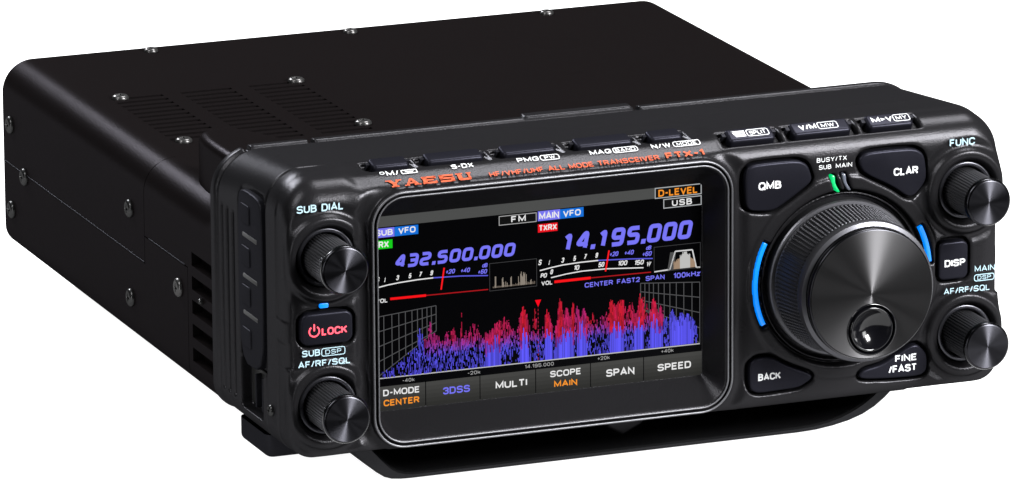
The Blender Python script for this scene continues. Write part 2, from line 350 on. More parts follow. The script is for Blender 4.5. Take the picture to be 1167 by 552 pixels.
def build_head(parent):
    h = .42
    xs = np.arange(-102.5, 102.6, h); zs = np.arange(-47, 33, h)
    ys = np.concatenate([np.arange(-4, 17.9, h), np.arange(18, 61.5, .55)])
    f = Field(xs, ys, zs)
    X, Y, Z = f.xs[:,None,None], f.ys[None,:,None], f.zs[None,None,:]
    side = np.clip(np.maximum((-78.5-X)/5, (X-19.5)/5), 0, 1); side = side*side*(3-2*side)
    tz = 24.5+side*1.9*np.clip(1-Y/9, 0, 1.2)+smin(Y*5/9, 5.0-(Y-9)*4.5/49, 3.0)
    ZZ = np.where(Z > 0, Z*25/tz, Z)
    rr = np.where(Z > 0, 9+2.5*np.clip(Y/50,0,1), 7.0+0*Y)
    w = 99.5
    qx = np.abs(X)-w+rr; qz = np.where(ZZ > 0, ZZ-25, -44-ZZ)+rr
    d2 = np.sqrt(np.maximum(qx,0)**2+np.maximum(qz,0)**2)+np.minimum(np.maximum(qx,qz),0)-rr
    # slightly wider flange lip at the back, groove just ahead of it
    d2 = d2-0.5*np.clip((Y-54.6)/.3,0,1)+0.7*np.exp(-((Y-53.6)/.55)**2)
    # joint line of the front bezel on the side and shoulder
    d2 = d2+0.6*np.exp(-((Y-17.2)/.38)**2)*np.clip((-80-X)/7, 0, 1)
    f.D[:] = smax(smax(d2, -Y, 3.0+3.2*side*(Z > -20)), Y-58, 0.8)
    # flange tab on the rear top edge + two small notches
    s, x, y, z = f.box(-14.5,19,52,60,20,30)
    tab = np.maximum(np.maximum(np.abs(x-1.9)-15, np.abs(y-56.6)-1.7), z-26.3)*.8
    f.D[s] = smin(f.D[s], tab, .5)
    for nx in (-90.5,-73.0, 18.4):
        s, x, y, z = f.box(nx-1.2,nx+1.2,53.5,60,20,30)
        f.D[s] = np.maximum(f.D[s], -np.maximum(np.maximum(np.abs(x-nx)-.8, 54.3-y), 24.0-z))
    # shallow scoop behind the middle row of push buttons
    s, x, y, z = f.box(-82,24,-2,22,20,33)
    sc = np.sqrt(((y-10.5))**2+(z-38.0)**2)-9.6
    sc = smax(sc, rr2(x, y, -80, 20, -6, 22, 8), 3)
    f.D[s] = smax(f.D[s], -sc, 2.0)
    # left and right knob seats
    for cx in (KL, KR):
        for cz in (KT, KB):
            s, x, y, z = f.box(cx-16,cx+16,-4,9,cz-16,cz+16)
            r = np.sqrt((x-cx)**2+(z-cz)**2)
            ring = np.sqrt((r-9.9)**2+((y-1.0)*1.0)**2)-1.9
            f.D[s] = smax(smin(f.D[s], ring, 3.0), rr2(x,z,-99.6,99.6,-44.2,30,7), 1.5)
            hole = np.maximum((r-(8.4-.22*(y+1)))*.97, y-4.5)
            f.D[s] = smax(f.D[s], -hole, 1.2)
            gro = np.sqrt((r-12.6)**2+(y+.6)**2)-1.1
            f.D[s] = smax(f.D[s], -gro, 1.5)
    # collar and well of the main dial
    s, x, y, z = f.box(22,86,-4,9,-43,21)
    r = np.sqrt((x-DC[0])**2+(z-DC[1])**2)
    col = np.maximum(np.abs(r-25.3)-1.7, -y-0.55)
    f.D[s] = smax(smin(f.D[s], np.maximum(col, y-3), 1.0), rr2(x,z,-99.5,99.5,-44,30,7), .5)
    f.D[s] = smax(f.D[s], -np.maximum(r-23.5, y-2.6), .5)
    f.D[s] = smin(f.D[s], np.maximum(np.abs(r-22.4)-.35, 1.0-y), .4)
    # channel for the blue light pipe
    ang = np.degrees(np.arctan2(z-DC[1], np.abs(x-DC[0])*np.ones_like(z)))
    f.D[s] = np.maximum(f.D[s], -np.maximum(np.maximum(np.abs(r-24.75)-1.0, y-1.2), np.maximum(ang-29, np.where(x < DC[0], -27-ang, 2.5-ang))*.4))
    # button pockets on the face
    for k, P in BTN.items():
        px = [p[0] for p in P]; pz = [p[1] for p in P]
        s, x, y, z = f.box(min(px)-2.5,max(px)+2.5,-4,6,min(pz)-2.5,max(pz)+2.5)
        d = poly2(x, z, P)-.75
        f.D[s] = smax(f.D[s], -np.maximum(d, y-2.2), .7)
    # slots for the little lamps
    for a, b in (((50.6,17.0),(52.2,12.0)),((53.6,17.2),(55.2,12.2))):
        s, x, y, z = f.box(48,58,-4,4,9,19)
        P = [(a[0]-.8,a[1]),(a[0]+.8,a[1]),(b[0]+.8,b[1]),(b[0]-.8,b[1])]
        f.D[s] = smax(f.D[s], -np.maximum(poly2(x,z,P)-.1, y-1.5), .4)
    s, x, y, z = f.box(-92.5,-87,-4,4,-5,-2)
    # display bezel: raised frame, groove, funnel down to the window
    s, x, y, z = f.box(-82,28,-4,12,-46,28)
    dr = rr2(x,z,-77.2,22.6,-43.2,24.6,9.0)
    val = np.sqrt((dr-2.1)**2+(y+.9)**2)-1.9
    f.D[s] = smax(f.D[s], -val, 1.5)
    fr = np.maximum(dr, -y-.9); fr = np.maximum(fr, y-8)
    f.D[s] = smin(f.D[s], fr, .5)
    gr = np.maximum(np.abs(dr+1.05)-.36, y-.3)
    f.D[s] = smax(f.D[s], -gr, .35)
    t = np.clip((y+.9)/7.9, 0, 1)
    x0 = -75.4+t*1.2; x1 = 21.0-t*4.1; z0 = -41.5+t*6.5; z1 = 23.0-t*6.6; rad = 7.6-t*6.6
    cx, cz = (x0+x1)/2, (z0+z1)/2
    qx = np.abs(x-cx)-(x1-x0)/2+rad; qz = np.abs(z-cz)-(z1-z0)/2+rad
    fn = np.sqrt(np.maximum(qx,0)**2+np.maximum(qz,0)**2)+np.minimum(np.maximum(qx,qz),0)-rad
    f.D[s] = smax(f.D[s], -np.maximum(fn*.85, y-7.1), .6)
    # pockets of the push buttons along the top
    ca, sa = math.cos(CH), math.sin(CH)
    for (a, b, kind) in TOPB:
        s, x, y, z = f.box(a-3,b+3,-2,19,18,33)
        if kind == 'm':
            u = y-12.0; v = z-29.4
            d = np.maximum(np.maximum(np.abs(x-(a+b)/2)-(b-a)/2-1.9, np.abs(u)-3.3), -v-2.0)
        else:
            cy, cz = 5.6, 28.25; ca, sa = math.cos(CR), math.sin(CR)
            u = (y-cy)*ca+(z-cz)*sa; v = -(y-cy)*sa+(z-cz)*ca
            d = np.maximum(np.maximum(np.abs(x-(a+b)/2)-(b-a)/2-1.7, np.abs(u)-3.1), -v-2.0)
        f.D[s] = smax(f.D[s], -d, .8)
    # left side: connector bay, ribs, small hole
    s, x, y, z = f.box(-103,-94,18,40,-42,-22)
    f.D[s] = smax(f.D[s], -np.maximum(rr2(y, z, 20.5, 37.5, -38.5, -24, 1.5)+0*x, x+96.0), .5)
    s, x, y, z = f.box(-103,-96,15,40,-28,24)
    f.D[s] = smax(f.D[s], -np.maximum(rr2(y, z, 17.6, 37.3, -26.5, 21.2, 3)+0*x, x+98.3), .4)
    for gy in (41.8, 46.2, 50.4):
        s, x, y, z = f.box(-103,-96,gy-3,gy+3,-38,15)
        f.D[s] = smax(f.D[s], -np.maximum(rr2(y, z, gy-1.0, gy+.5, -37, 12.5, .7)+0*x, x+98.6), .4)
    V, Q = surface_nets(f)
    return link_mesh('control_head', V, Q, M['plastic'], parent, smooth=180)

# ------------------------------------------------------------------ assemble
radio = bpy.data.objects.new('radio_transceiver', None); COL.objects.link(radio)
radio.empty_display_size = .05
BASE = (0, 60, FLOOR_Z)
radio['label'] = 'black desktop radio with lit colour display, big tuning dial and four small knobs'
radio['category'] = 'radio'
root_loc = Vector((0, 0, 0))

head = build_head(radio)
head['label'] = 'textured black control head forming the front of the radio'

# ---- cabinet
def cabinet(parent):
    XL, ZT, ZB, RT, RB = 98.0, 8.3, -45.0, 9.0, 6.0
    slots_z = [(-7.7-6.5*i-3.7, -7.7-6.5*i) for i in range(5)]
    zb = sorted({-20.35,-20.0,-12.9,-12.55}|{v for s in slots_z for v in s})
    vx = [(-84,-69.2),(-64,-49.2),(-44,-29.4)]
    P = []  # (x,z,nx,nz,kind)
    def add(x, z, nx, nz): P.append((x, z, nx, nz))
    # go left side upward, top to the right, right side down, bottom back
    for k in range(9):
        a = math.radians(270-90*k/8) ; add(-XL+RB+RB*math.cos(a), ZB+RB+RB*math.sin(a), math.cos(a), math.sin(a))
    for z in zb: add(-XL, z, -1, 0)
    for k in range(13):
        a = math.radians(180-90*k/12); add(-XL+RT+RT*math.cos(a), ZT-RT+RT*math.sin(a), math.cos(a), math.sin(a))
    for x in [v for s in vx for v in s]: add(x, ZT, 0, 1)
    add(0, ZT, 0, 1)
    XRR = XL+7.0
    for k in range(13):
        a = math.radians(90-90*k/12); add(XRR-RT+RT*math.cos(a), ZT-RT+RT*math.sin(a), math.cos(a), math.sin(a))
    for k in range(9):
        a = math.radians(0-90*k/8); add(XRR-RB+RB*math.cos(a), ZB+RB+RB*math.sin(a), math.cos(a), math.sin(a))
    vents_y = [(185.6-4.45*i-1.9, 185.6-4.45*i) for i in range(14)]
    Y = {57.0,58.5,60,61.5,62.8,64.5,66.5,69,79,82.2,82.5,113.4,113.75,117.2,117.5,240.2,241.0}|{v for s in vents_y for v in s}
    Y = sorted(Y)
    def rise(y): return 0 if y >= 69 else 11*(1-math.sqrt(max(0, 1-((69-y)/11.2)**2)))
    n = len(P); V = []
    for j, y in enumerate(Y):
        for (x, z, nx, nz) in P:
            ins = 0.8 if y == 241.0 else 0.0
            zz = z+rise(y)*max(0, min(1, (z-(-4))/9.0)) if z > -4 else z
            V.append((x-nx*ins, y, zz-nz*ins))
    m = len(Y); hole = {}
    def seg(pred_i, y0, y1, depth):
        for i in range(n):
            i2 = (i+1) % n
            a, b = P[i], P[i2]
            if not pred_i(a, b): continue
            for j in range(m-1):
                if Y[j] >= y0-1e-6 and Y[j+1] <= y1+1e-6: hole[(i, j)] = depth
    onleft = lambda a, b, z0, z1: abs(a[0]+XL) < 1e-6 and abs(b[0]+XL) < 1e-6 and a[1] >= z0-1e-6 and b[1] <= z1+1e-6 and b[1] > a[1]
    for z0, z1 in slots_z: seg(lambda a, b: onleft(a, b, z0, z1), 62.8, 79, 3.0)
    for x0, x1 in vx:
        for k, (y0, y1) in enumerate(vents_y):
            if x0 == -84 and k >= 12: continue
            seg(lambda a, b: a[1] == ZT and b[1] == ZT and a[0] >= x0-1e-6 and b[0] <= x1+1e-6 and b[0] > a[0], y0, y1, 2.2)
    # seams
    seg(lambda a, b: onleft(a, b, -20.35, -20.0), 117.2, 240.2, .55)
    seg(lambda a, b: b[0] < -80 and a[0] < -80 and a[1] >= -12.95 and b[1] > a[1]-1e-9 and a[1] < 8.29, 117.2, 117.5, .55)
    seg(lambda a, b: onleft(a, b, -20.0, -12.55) and True, 117.2, 117.5, .55)
    seg(lambda a, b: onleft(a, b, -12.9, -12.55), 82.2, 117.2, .55)
    seg(lambda a, b: a[0] < -80 and b[0] < -80 and b[1] <= -12.5 and b[1] >= a[1], 82.2, 82.5, .55)
    F = []; W = []; base = len(V)
    from collections import defaultdict
    inner = {}
    def inn(i, j, dep):
        k = (i % n, j, dep)
        if k not in inner:
            v = V[j*n+(i % n)]; p = P[i % n]; inner[k] = len(V)+len(W); W.append((v[0]-p[2]*dep, v[1], v[2]-p[3]*dep))
        return inner[k]
    for i in range(n):
        i2 = (i+1) % n
        for j in range(m-1):
            q = [(i, j), (i2, j), (i2, j+1), (i, j+1)]
            if (i, j) not in hole:
                F.append(tuple(b*n+a for a, b in q)); continue
            dep = hole[(i, j)]
            F.append(tuple(inn(a, b, dep) for a, b in q))
            for (e0, e1, nb) in (((i,j),(i2,j),(i,j-1)),((i2,j),(i2,j+1),(i2,j)),((i2,j+1),(i,j+1),(i,j+1)),((i,j+1),(i,j),((i-1)%n,j))):
                if hole.get(nb, -1) == dep: continue
                F.append((e0[1]*n+e0[0], e1[1]*n+e1[0], inn(e1[0], e1[1], dep), inn(e0[0], e0[1], dep)))
    F.append(tuple((m-1)*n+i for i in range(n)))
    F = [f[::-1] for f in F]
    return link_mesh('rear_cabinet', V+W, F, M['cabinet'], parent, smooth=28)
cab = cabinet(radio)
cab['label'] = 'long plain black metal cabinet behind the control head with vent slots'

def screw(parent, loc, axis, m, r=2.3, name='screw'):
    # pan head with a cross recess; local -y is the outside
    n = 40
    prof = [(r,.5),(r,-.25),(r*.93,-.62),(r*.75,-.92),(r*.62,-1.0)]
    V, F = lathe(prof, n)
    k0 = len(V)
    def cross(t, s=1.0):
        c = max(abs(math.cos(2*t)), 0.0)
        return r*(.2+.36*c**3)*s
    for y, s in ((-1.0, 1.0), (-.35, .7)):
        for i in range(n):
            t = 2*math.pi*i/n; V.append((cross(t,s)*math.cos(t), y, cross(t,s)*math.sin(t)))
    K = len(prof)-1
    for i in range(n):
        j = (i+1) % n
        F.append((K*n+i, k0+i, k0+j, K*n+j)); F.append((k0+i, k0+n+i, k0+n+j, k0+j))
    F.append(tuple(k0+n+i for i in range(n))[::-1])
    rot = {'top': (math.radians(-90), 0, 0), 'left': (0, 0, math.radians(-90)), 'front': None}[axis]
    return link_mesh(name, V, [f[::-1] for f in F], m, parent, loc=loc, smooth=35, rot=rot)
for x, y in ((-81.3,185.6),(-29.8,185.6),(-81.3,132.3),(-29.8,132.3)): screw(cab, (x,y,8.35), 'top', M['screw'])
for x in (-55.3,4.7,65.0): screw(cab, (x,235.5,8.35), 'top', M['screw'], 2.0)
for y, z in ((129.3,-7.9),(129.5,-32.7),(233.5,-8.5),(221.5,-20.8),(233.8,-33.1)): screw(cab, (-98.05,y,z), 'left', M['screwdark'], 2.5)
screw(cab, (-98.05,89.6,-20.0), 'left', M['screw'], 2.6)
screw(cab, (-98.0,71.0,-19.2), 'left', M['screwdark'], .8)

# folded sheet edge of the upper cover, proud by a hair so it catches light
def strip(y0, z0, y1, z1, w=.22):
    d = Vector((y1-y0, z1-z0)).normalized(); n_ = Vector((-d.y, d.x))*w/2
    P = [(y0-n_.x, z0-n_.y), (y1-n_.x, z1-n_.y), (y1+n_.x, z1+n_.y), (y0+n_.x, z0+n_.y)]
    V, F = pillow(P, -98.16, -97.8, .06, 2)
    return [(a, b, c) for b, a, c in V], [f[::-1] for f in F]
SV = []; SF = []
for q in ((117.6,-19.92,240,-19.92),(84.5,-12.45,113.4,-12.45)):
    V, F = strip(*q); k = len(SV); SV += V; SF += [tuple(k+i for i in f) for f in F]
link_mesh('cover_edge', SV, SF, M['collar'], cab)

# latch block behind the head
def slab_xy(P, z0, z1, bev, name, m, parent):
    V, F = pillow([(x, y) for x, y in P], -z1, -z0, bev, 5)
    V = [(x, z, -y) for x, y, z in V]
    return link_mesh(name, V, F, m, parent, smooth=50)
P = chaikin([(-92.5,57.5),(-92.8,82),(-91.5,92),(-87,94.8),(-80.5,95.2),(-73.8,81.3),(-66,66),(-62,57.5)], 3)
slab_xy(P, 6.5, 21.3, 2.6, 'battery_latch_block', M['cabinet'], radio)

# ---- display
LX0, LX1, LZ0, LZ1, LY = -74.2, 16.9, -35.0, 16.4, 7.0
disp = link_mesh('display', [(LX0-.6,LY+.0,LZ0-.6),(LX1+.6,LY,LZ0-.6),(LX1+.6,LY,LZ1+.6),(LX0-.6,LY,LZ1+.6),
                             (LX0-.6,LY+2,LZ0-.6),(LX1+.6,LY+2,LZ0-.6),(LX1+.6,LY+2,LZ1+.6),(LX0-.6,LY+2,LZ1+.6)],
                 [(0,1,2,3),(4,7,6,5),(0,4,5,1),(1,5,6,2),(2,6,7,3),(3,7,4,0)], M['glass'], radio)
def lin(r, g, b):
    f = lambda c: (c/255/12.92 if c/255 <= .04045 else ((c/255+.055)/1.055)**2.4)
    return (f(r), f(g), f(b))
WHT = lin(235,235,235); PUR = lin(118,116,246); RED = lin(255,15,25); ORG = lin(250,150,40); GRY = lin(74,75,74)
g = G()
g.lay = .02
g.rect(LX0, LX1, 13.6, LZ1, GRY)
g.lay = .05
# header boxes
def box(x0, x1, z0, z1, fill, line=None, w=.28):
    g.rect(x0, x1, z0, z1, fill)
    if line:
        L = g.lay; g.lay = L+.02; g.frame([(x0,z0),(x1,z0),(x1,z1),(x0,z1)], w, line); g.lay = L
BLK = (0,0,0)
box(-74.0,-68.05,10.85,13.3, lin(120,118,240)); box(-68.0,-61.55,10.85,13.3, lin(10,110,215))
box(-74.0,-68.6,7.85,10.15, lin(10,205,20))
box(-28.75,-22.6,10.85,13.45, lin(120,118,240)); box(-22.6,-16.1,10.85,13.35, lin(10,110,215))
box(-28.75,-23.3,7.8,10.0, lin(235,5,25))
box(-39.5,-29.1,10.75,13.25, BLK, lin(170,170,170)); box(3.7,16.8,13.5,16.4, BLK, lin(175,178,180), .34); box(6.1,16.8,10.65,13.2, BLK, lin(175,178,180), .34)
g.lay = .1
T = g.text
T('SUB', -73.3,-68.5,11.35,12.95,WHT); T('VFO', -67.0,-62.3,11.4,13.0,WHT)
T('RX', -72.4,-69.6,8.15,9.9,WHT)
T('MAIN', -28.4,-22.9,11.2,13.05,WHT); T('VFO', -21.8,-16.9,11.3,12.95,WHT)
T('TXRX', -28.5,-23.5,8.15,9.75,WHT)
T('FM', -36.1,-32.1,11.2,12.9,WHT, space=1.4); T('D-LEVEL', 4.7,15.7,13.95,15.8,ORG,bold=.03); T('USB', 8.5,14.1,11.1,12.75,WHT,space=1.3)
# frequency read-outs: rounded slanted digits drawn as strokes
DIG = {'0':[[(0,0),(1,0),(1,1),(0,1),(0,0)]], '1':[[(.15,.78),(.62,1),(.62,0)]], '2':[[(0,1),(1,1),(1,.52),(0,.48),(0,0),(1,0)]],
       '3':[[(0,1),(1,1),(1,0),(0,0)],[(.2,.5),(1,.5)]], '4':[[(.85,0),(.85,1),(.62,1),(-.02,.27),(1.08,.27)]],
       '5':[[(1,1),(0,1),(0,.54),(1,.54),(1,0),(0,0)]], '9':[[(1,.45),(0,.45),(0,1),(1,1),(1,0),(0,0)]]}
def roundpath(pts, r=.16, asp=1.0):
    out = [pts[0]] if pts[0] != pts[-1] else []
    seq = pts if pts[0] != pts[-1] else pts
    rng_ = range(1, len(pts)-1) if pts[0] != pts[-1] else range(0, len(pts)-1)
    for i in rng_:
        b = Vector(pts[i]); a = Vector(pts[i-1] if i > 0 else pts[-2]); c = Vector(pts[i+1])
        ra = min(r, (a-b).length*.45); rc = min(r, (c-b).length*.45)
        p0 = b+(a-b).normalized()*ra; p2 = b+(c-b).normalized()*rc
        for k in range(5):
            t = k/4; q = p0*(1-t)**2+b*2*t*(1-t)+p2*t*t; out.append((q.x, q.y))
    out.append(pts[-1] if pts[0] != pts[-1] else out[0])
    return out
def ribbon(pts, w, c):
    n = len(pts); L = []; R = []; closed = (abs(pts[0][0]-pts[-1][0])+abs(pts[0][1]-pts[-1][1])) < 1e-6
    for i in range(n):
        a = Vector(pts[i-1]) if i > 0 else (Vector(pts[-2]) if closed else Vector(pts[0]))
        b = Vector(pts[i]); d = Vector(pts[i+1]) if i < n-1 else (Vector(pts[1]) if closed else Vector(pts[-1]))
        e1 = (b-a); e2 = (d-b)
        if e1.length < 1e-6: e1 = e2
        if e2.length < 1e-6: e2 = e1
        e1 = e1.normalized(); e2 = e2.normalized(); t = (e1+e2)
        t = t.normalized() if t.length > 1e-6 else e1
        nn = Vector((-t.y, t.x)); s = w/2/max(.6, nn.dot(Vector((-e1.y, e1.x))))
        L.append((b.x+nn.x*s, b.y+nn.y*s)); R.append((b.x-nn.x*s, b.y-nn.y*s))
    g.add(L+R, [(i, n+i, n+i+1, i+1) for i in range(n-1)], c)
def freq(s, x0, x1, z0, z1, c, w):
    units = sum(.36 if ch == '.' else (.9 if ch == '1' else 1) for ch in s)
    sh = (z1-z0)*.22; U = (x1-x0-sh)/units; x = x0; H = z1-z0
    for ch in s:
        if ch == '.':
            cx = x+U*.16; g.poly([(cx-w*.55,z0-w*.05),(cx+w*.55,z0-w*.05),(cx+w*.8,z0+w*1.05),(cx-w*.3,z0+w*1.05)], c); x += U*.36; continue
        adv = .9 if ch == '1' else 1; cw = U*adv*.86-w*1.0; ch_ = H-w
        for st in DIG[ch]:
            p = [(x+w/2+a*cw, z0+w/2+b*ch_) for a, b in st]
            p = roundpath(p, .75)
            p = [(a+(b-z0)/H*sh, b) for a, b in p]
            ribbon(p, w, c)
        x += U*adv
freq('432.500.000', -68.4, -34.2, 2.35, 5.9, PUR, .84)
freq('14.195.000', -22.6, 15.2, 2.0, 6.9, PUR, 1.12)
# meters
def meter(x0, nums, line, db, nd):
    for s, x, z, c, h, wd in nums: T(s, x-wd/2, x+wd/2, z, z+h, c, shear=.25, bold=.03)
sc = [('S',-72.7,-.75,WHT,1.35,1.2),('1',-70.8,-1.0,WHT,1.2,.6),('3',-67.3,-.75,WHT,1.3,1.0),('5',-63.9,-.6,WHT,1.3,1.0),('7',-61.1,-.5,WHT,1.3,1.0),('9',-58.0,-.45,WHT,1.3,1.0),
      ('+20',-52.9,-.55,PUR,1.2,2.8),('+40',-48.8,-.65,PUR,1.2,2.8),('+60',-44.1,-1.5,PUR,1.2,2.8),('dB',-43.4,.15,PUR,1.1,1.7)]
meter(0, sc, None, None, None)
g.line([(-74,-2.35),(-70,-1.75),(-66.8,-1.45),(-62,-1.2),(-57.6,-1.15)], .3, WHT); g.line([(-57.6,-1.15),(-50.1,-1.45),(-42.6,-2.1)], .3, lin(90,90,220))
g.lay = .13; g.line([(-54.6,1.2),(-55.5,-4.5)], .42, RED); g.lay = .1
sc2 = [('S',-28.2,-.85,WHT,1.45,1.2),('1',-25.7,-1.1,WHT,1.25,.6),('3',-21.9,-.85,WHT,1.35,1.0),('5',-18.6,-.7,WHT,1.35,1.0),('7',-15.7,-.55,WHT,1.35,1.0),('9',-12.5,-.5,WHT,1.35,1.0),
       ('+20',-7.7,-.6,PUR,1.25,2.7),('+40',-3.5,-.65,PUR,1.25,2.9),('+60',1.5,-1.5,PUR,1.25,2.9),('dB',2.0,.15,PUR,1.1,1.7),
       ('PO',-27.2,-4.3,WHT,1.2,2.0),('0',-25.0,-3.6,WHT,1.3,1.0),('10',-18.1,-3.2,WHT,1.3,1.8),('50',-11.2,-3.1,WHT,1.3,1.9),('100',-5.3,-3.3,WHT,1.3,2.9),('150',-.7,-3.6,WHT,1.3,2.9),('W',2.0,-4.2,WHT,1.2,1.5)]
meter(0, sc2, None, None, None)
g.line([(-28.3,-2.3),(-25,-1.8),(-22,-1.45),(-17,-1.25),(-12.1,-1.25)], .3, WHT); g.line([(-12.1,-1.25),(-3.5,-1.75),(3.1,-2.3)], .3, lin(90,90,220))
g.line([(-25.2,-4.5),(-21,-3.95),(-16.7,-3.65),(-10.1,-3.7),(.5,-4.5)], .28, WHT)
g.lay = .13; g.line([(-9.1,1.1),(-10.1,-4.4)], .42, RED); g.lay = .1
T('VOL',-73.3,-70.1,-6.3,-5.2,WHT); T('VOL',-27.9,-24.8,-6.3,-5.2,WHT)
g.line([(-69.4,-5.5),(-59.6,-5.6)], .65, lin(250,5,15)); g.line([(-59.6,-5.6),(-42.6,-5.8)], .28, lin(170,10,20))
g.line([(-24.3,-5.7),(-14.2,-5.7)], .7, lin(250,5,15)); g.line([(-14.2,-5.7),(2.6,-5.9)], .28, lin(170,10,20))
# mini scope box
g.frame([(-42.2,-6.35),(-29.1,-6.35),(-29.1,1.05),(-42.2,1.05)], .2, lin(60,60,62))
for k in range(60):
    x = -41.3+k*.195; hgt = .35+1.1*random.random()**3
    if k in (3,4): hgt = 3.0
    if k in (13,14,25,26,36,47): hgt = 2.2+random.random()*.6
    if 38 < k < 46: hgt = 2.0+random.random()*1.8
    g.rect(x, x+.16, -5.6, -5.6+hgt, lin(150,140,128) if hgt > 1 else lin(105,95,85))
# filter shape box
g.frame([(3.4,-6.1),(16.5,-6.1),(16.5,.7),(3.4,.7)], .2, lin(60,60,62))
g.poly([(7.2,-5.9),(8.0,-1.2),(9.6,-1.2),(9.0,-5.9)], lin(75,75,75))
for k in range(34):
    x = 8.9+k*.18; e = 1-abs(k-17)/18; hgt = min(4.4, 1.0+3.2*e+random.random()*.9)
    g.rect(x, x+.19, -5.8, -5.8+hgt, lin(160,135,112) if hgt < 3.2 else lin(190,190,188))
g.line([(3.5,-5.95),(7.9,-5.75),(9.4,-1.05),(14.2,-1.1),(15.3,-5.95),(16.4,-6.0)], .35, lin(215,215,215))
T('CENTER',-15.9,-8.0,-8.15,-6.85,PUR); T('FAST2',-6.9,-.5,-8.15,-6.85,PUR); T('SPAN',1.1,6.4,-8.15,-6.85,PUR); T('100kHz',8.9,16.4,-8.3,-6.85,PUR)
# three-dimensional spectrum
GR = lin(78,78,80)
g.lay = .06
for x, zt in ((-73.5,-10.0),(-71.2,-9.8),(-69.0,-9.55),(-67.1,-9.4),(-65.3,-9.25),(-63.5,-9.1),(-62.0,-9.0),(-60.7,-8.9),(-59.4,-8.8),(-58.2,-8.7),(-56.9,-8.6)):
    zb = -26.2+(x+73.5)/16.6*11.0
    g.line([(x,zt),(x,zb)], .22, GR)
for k in range(5):
    a = -10.0-4.05*k; b = -8.6-2.25*k
    if k == 4: b = -15.2
    g.line([(-73.5,a),(-56.9,b)], .22, GR)
for x, zt in ((16.3,-10.0),(14.1,-9.85),(11.8,-9.7),(9.7,-9.55),(7.9,-9.4),(6.3,-9.25),(4.7,-9.1),(3.3,-9.0),(2.1,-8.9),(.9,-8.75),(-.3,-8.6)):
    g.line([(x,zt),(x,-26.4+(16.3-x)/16.6*11.0)], .22, GR)
for k in range(5):
    a = -10.0-4.1*k; b = -8.6-2.25*k
    if k == 4: b = -15.2
    g.line([(16.3,a),(-.3,b)], .22, GR)
g.line([(-73.4,-26.3),(16.3,-26.55)], .28, lin(190,190,190))
PK = [(-58.6,1.1,-13.0,.15),(-61.5,1.0,-14.5,.15),(-50.1,.25,-11.3,.9),(-52.5,1.2,-15.2,.8),(-46.5,2.0,-15.0,.7),(-38.5,2.6,-14.2,.8),(-33.0,1.15,-11.6,1),(-29.9,.6,-12.2,1),(-26.4,.8,-13.2,1),
      (-22.7,.9,-10.0,1),(-21.2,1.2,-13.4,.6),(-19.2,.55,-11.2,1),(-18.0,.8,-12.6,.35),(-16.3,.7,-13.6,.35),(-14.2,1.5,-15.2,1),(-8.6,1.6,-12.6,1),(-6.0,1.8,-12.4,1),(-3.4,1.4,-13.0,.9),
      (-.4,.9,-11.4,1),(.8,.7,-12.5,1),(3.3,.9,-13.4,.9),(5.3,.7,-15.3,.6),(8.3,1.0,-17.0,.1),(11.0,1.6,-18.2,.05),(13.0,1.5,-18.2,.05),(14.6,1.0,-20.0,.0)]
def env(x):
    base = -17.3+.9*math.sin(x*.9)+.6*math.sin(x*2.3)
    if x < -57: base = -26.0+(x+73.5)/16.5*9.4
    if x > 5: base = -17.5-(x-5)*.48
    e = base; red = .55
    for c, w, t, r in PK:
        q = math.exp(-((x-c)/w)**2)
        v = base+(t-base)*q
        if v > e: e = v; red = .55*(1-q)+r*q
    return e, red
SOL = [(-21.6,2.7,-26.3),(-32.9,1.3,-26),(-26.0,1.2,-26),(-16.8,1.6,-26),(-41.5,2.2,-26),(-1.0,1.5,-26.4),(3.9,1.9,-26.2),(11.0,3.6,-26.4),(-7,2.2,-25)]
x = -72.6; dx = .24
g.lay = .09
cB = Vector(lin(92,86,250)); cR = Vector(lin(226,16,48)); cM = Vector(lin(150,42,165))
while x < 15.7:
    e, red = env(x)
    side = 1.0 if -60.5 < x < 6 else .0
    solid = max([math.exp(-((x-c)/w)**4) for c, w, _ in SOL])
    drop = abs(random.gauss(0, 1))
    e += .7-drop*(1.7 if solid < .5 else .9)
    bot = -26.3
    if e > bot+.3:
        z = bot; colb = random.uniform(.55, 1.1)
        if solid > .45:
            top = min(e, bot+random.uniform(3.6, 9.6)*solid)
            g.rect(x, x+dx*1.02, bot, top, tuple(cB*(colb*(.55+.45*solid)))); z = top
            while z < e:
                h_ = random.uniform(.6, 1.6); t = (z-bot)/10.5
                c = ((cR*(.3+.7*red)+cM*(.7-.7*red)) if t > .5 else cM) if x < 6 else cB
                g.rect(x, x+dx*.95, z, min(z+h_, e), tuple(c*random.uniform(.3, .95))); z += h_
        else:
            while z < e:
                h_ = random.uniform(.4, 1.3); t = (z-bot)/10.5
                if random.random() < (.50 if t < .45 else .70):
                    q = max(0, min(1, (t-.40)*2.8+random.uniform(-.2,.2)))*side
                    c = (cB*(1-q)+(cR*max(red,.45)+cM*(1-max(red,.45)))*q)*random.uniform(.25, .9)
                    g.rect(x, x+dx*.9, z, min(z+h_, e), tuple(c))
                z += h_
    x += dx
g.lay = .14
for k in range(14): g.line([(-28.85,-11.3-k*1.08),(-28.85,-11.9-k*1.08)], .16, lin(165,25,50)); g.poly([(-29.7,-10.0),(-28.0,-10.0),(-28.85,-11.9)], lin(255,10,30))
for s, x0, x1 in (('-40k',-66.3,-63.0),('-20k',-48.4,-44.9),('14.195.000',-32.6,-24.6),('+20k',-12.4,-9.0),('+40k',5.4,8.9)):
    T(s, x0, x1, -27.95, -27.0, lin(165,165,165), bold=0)
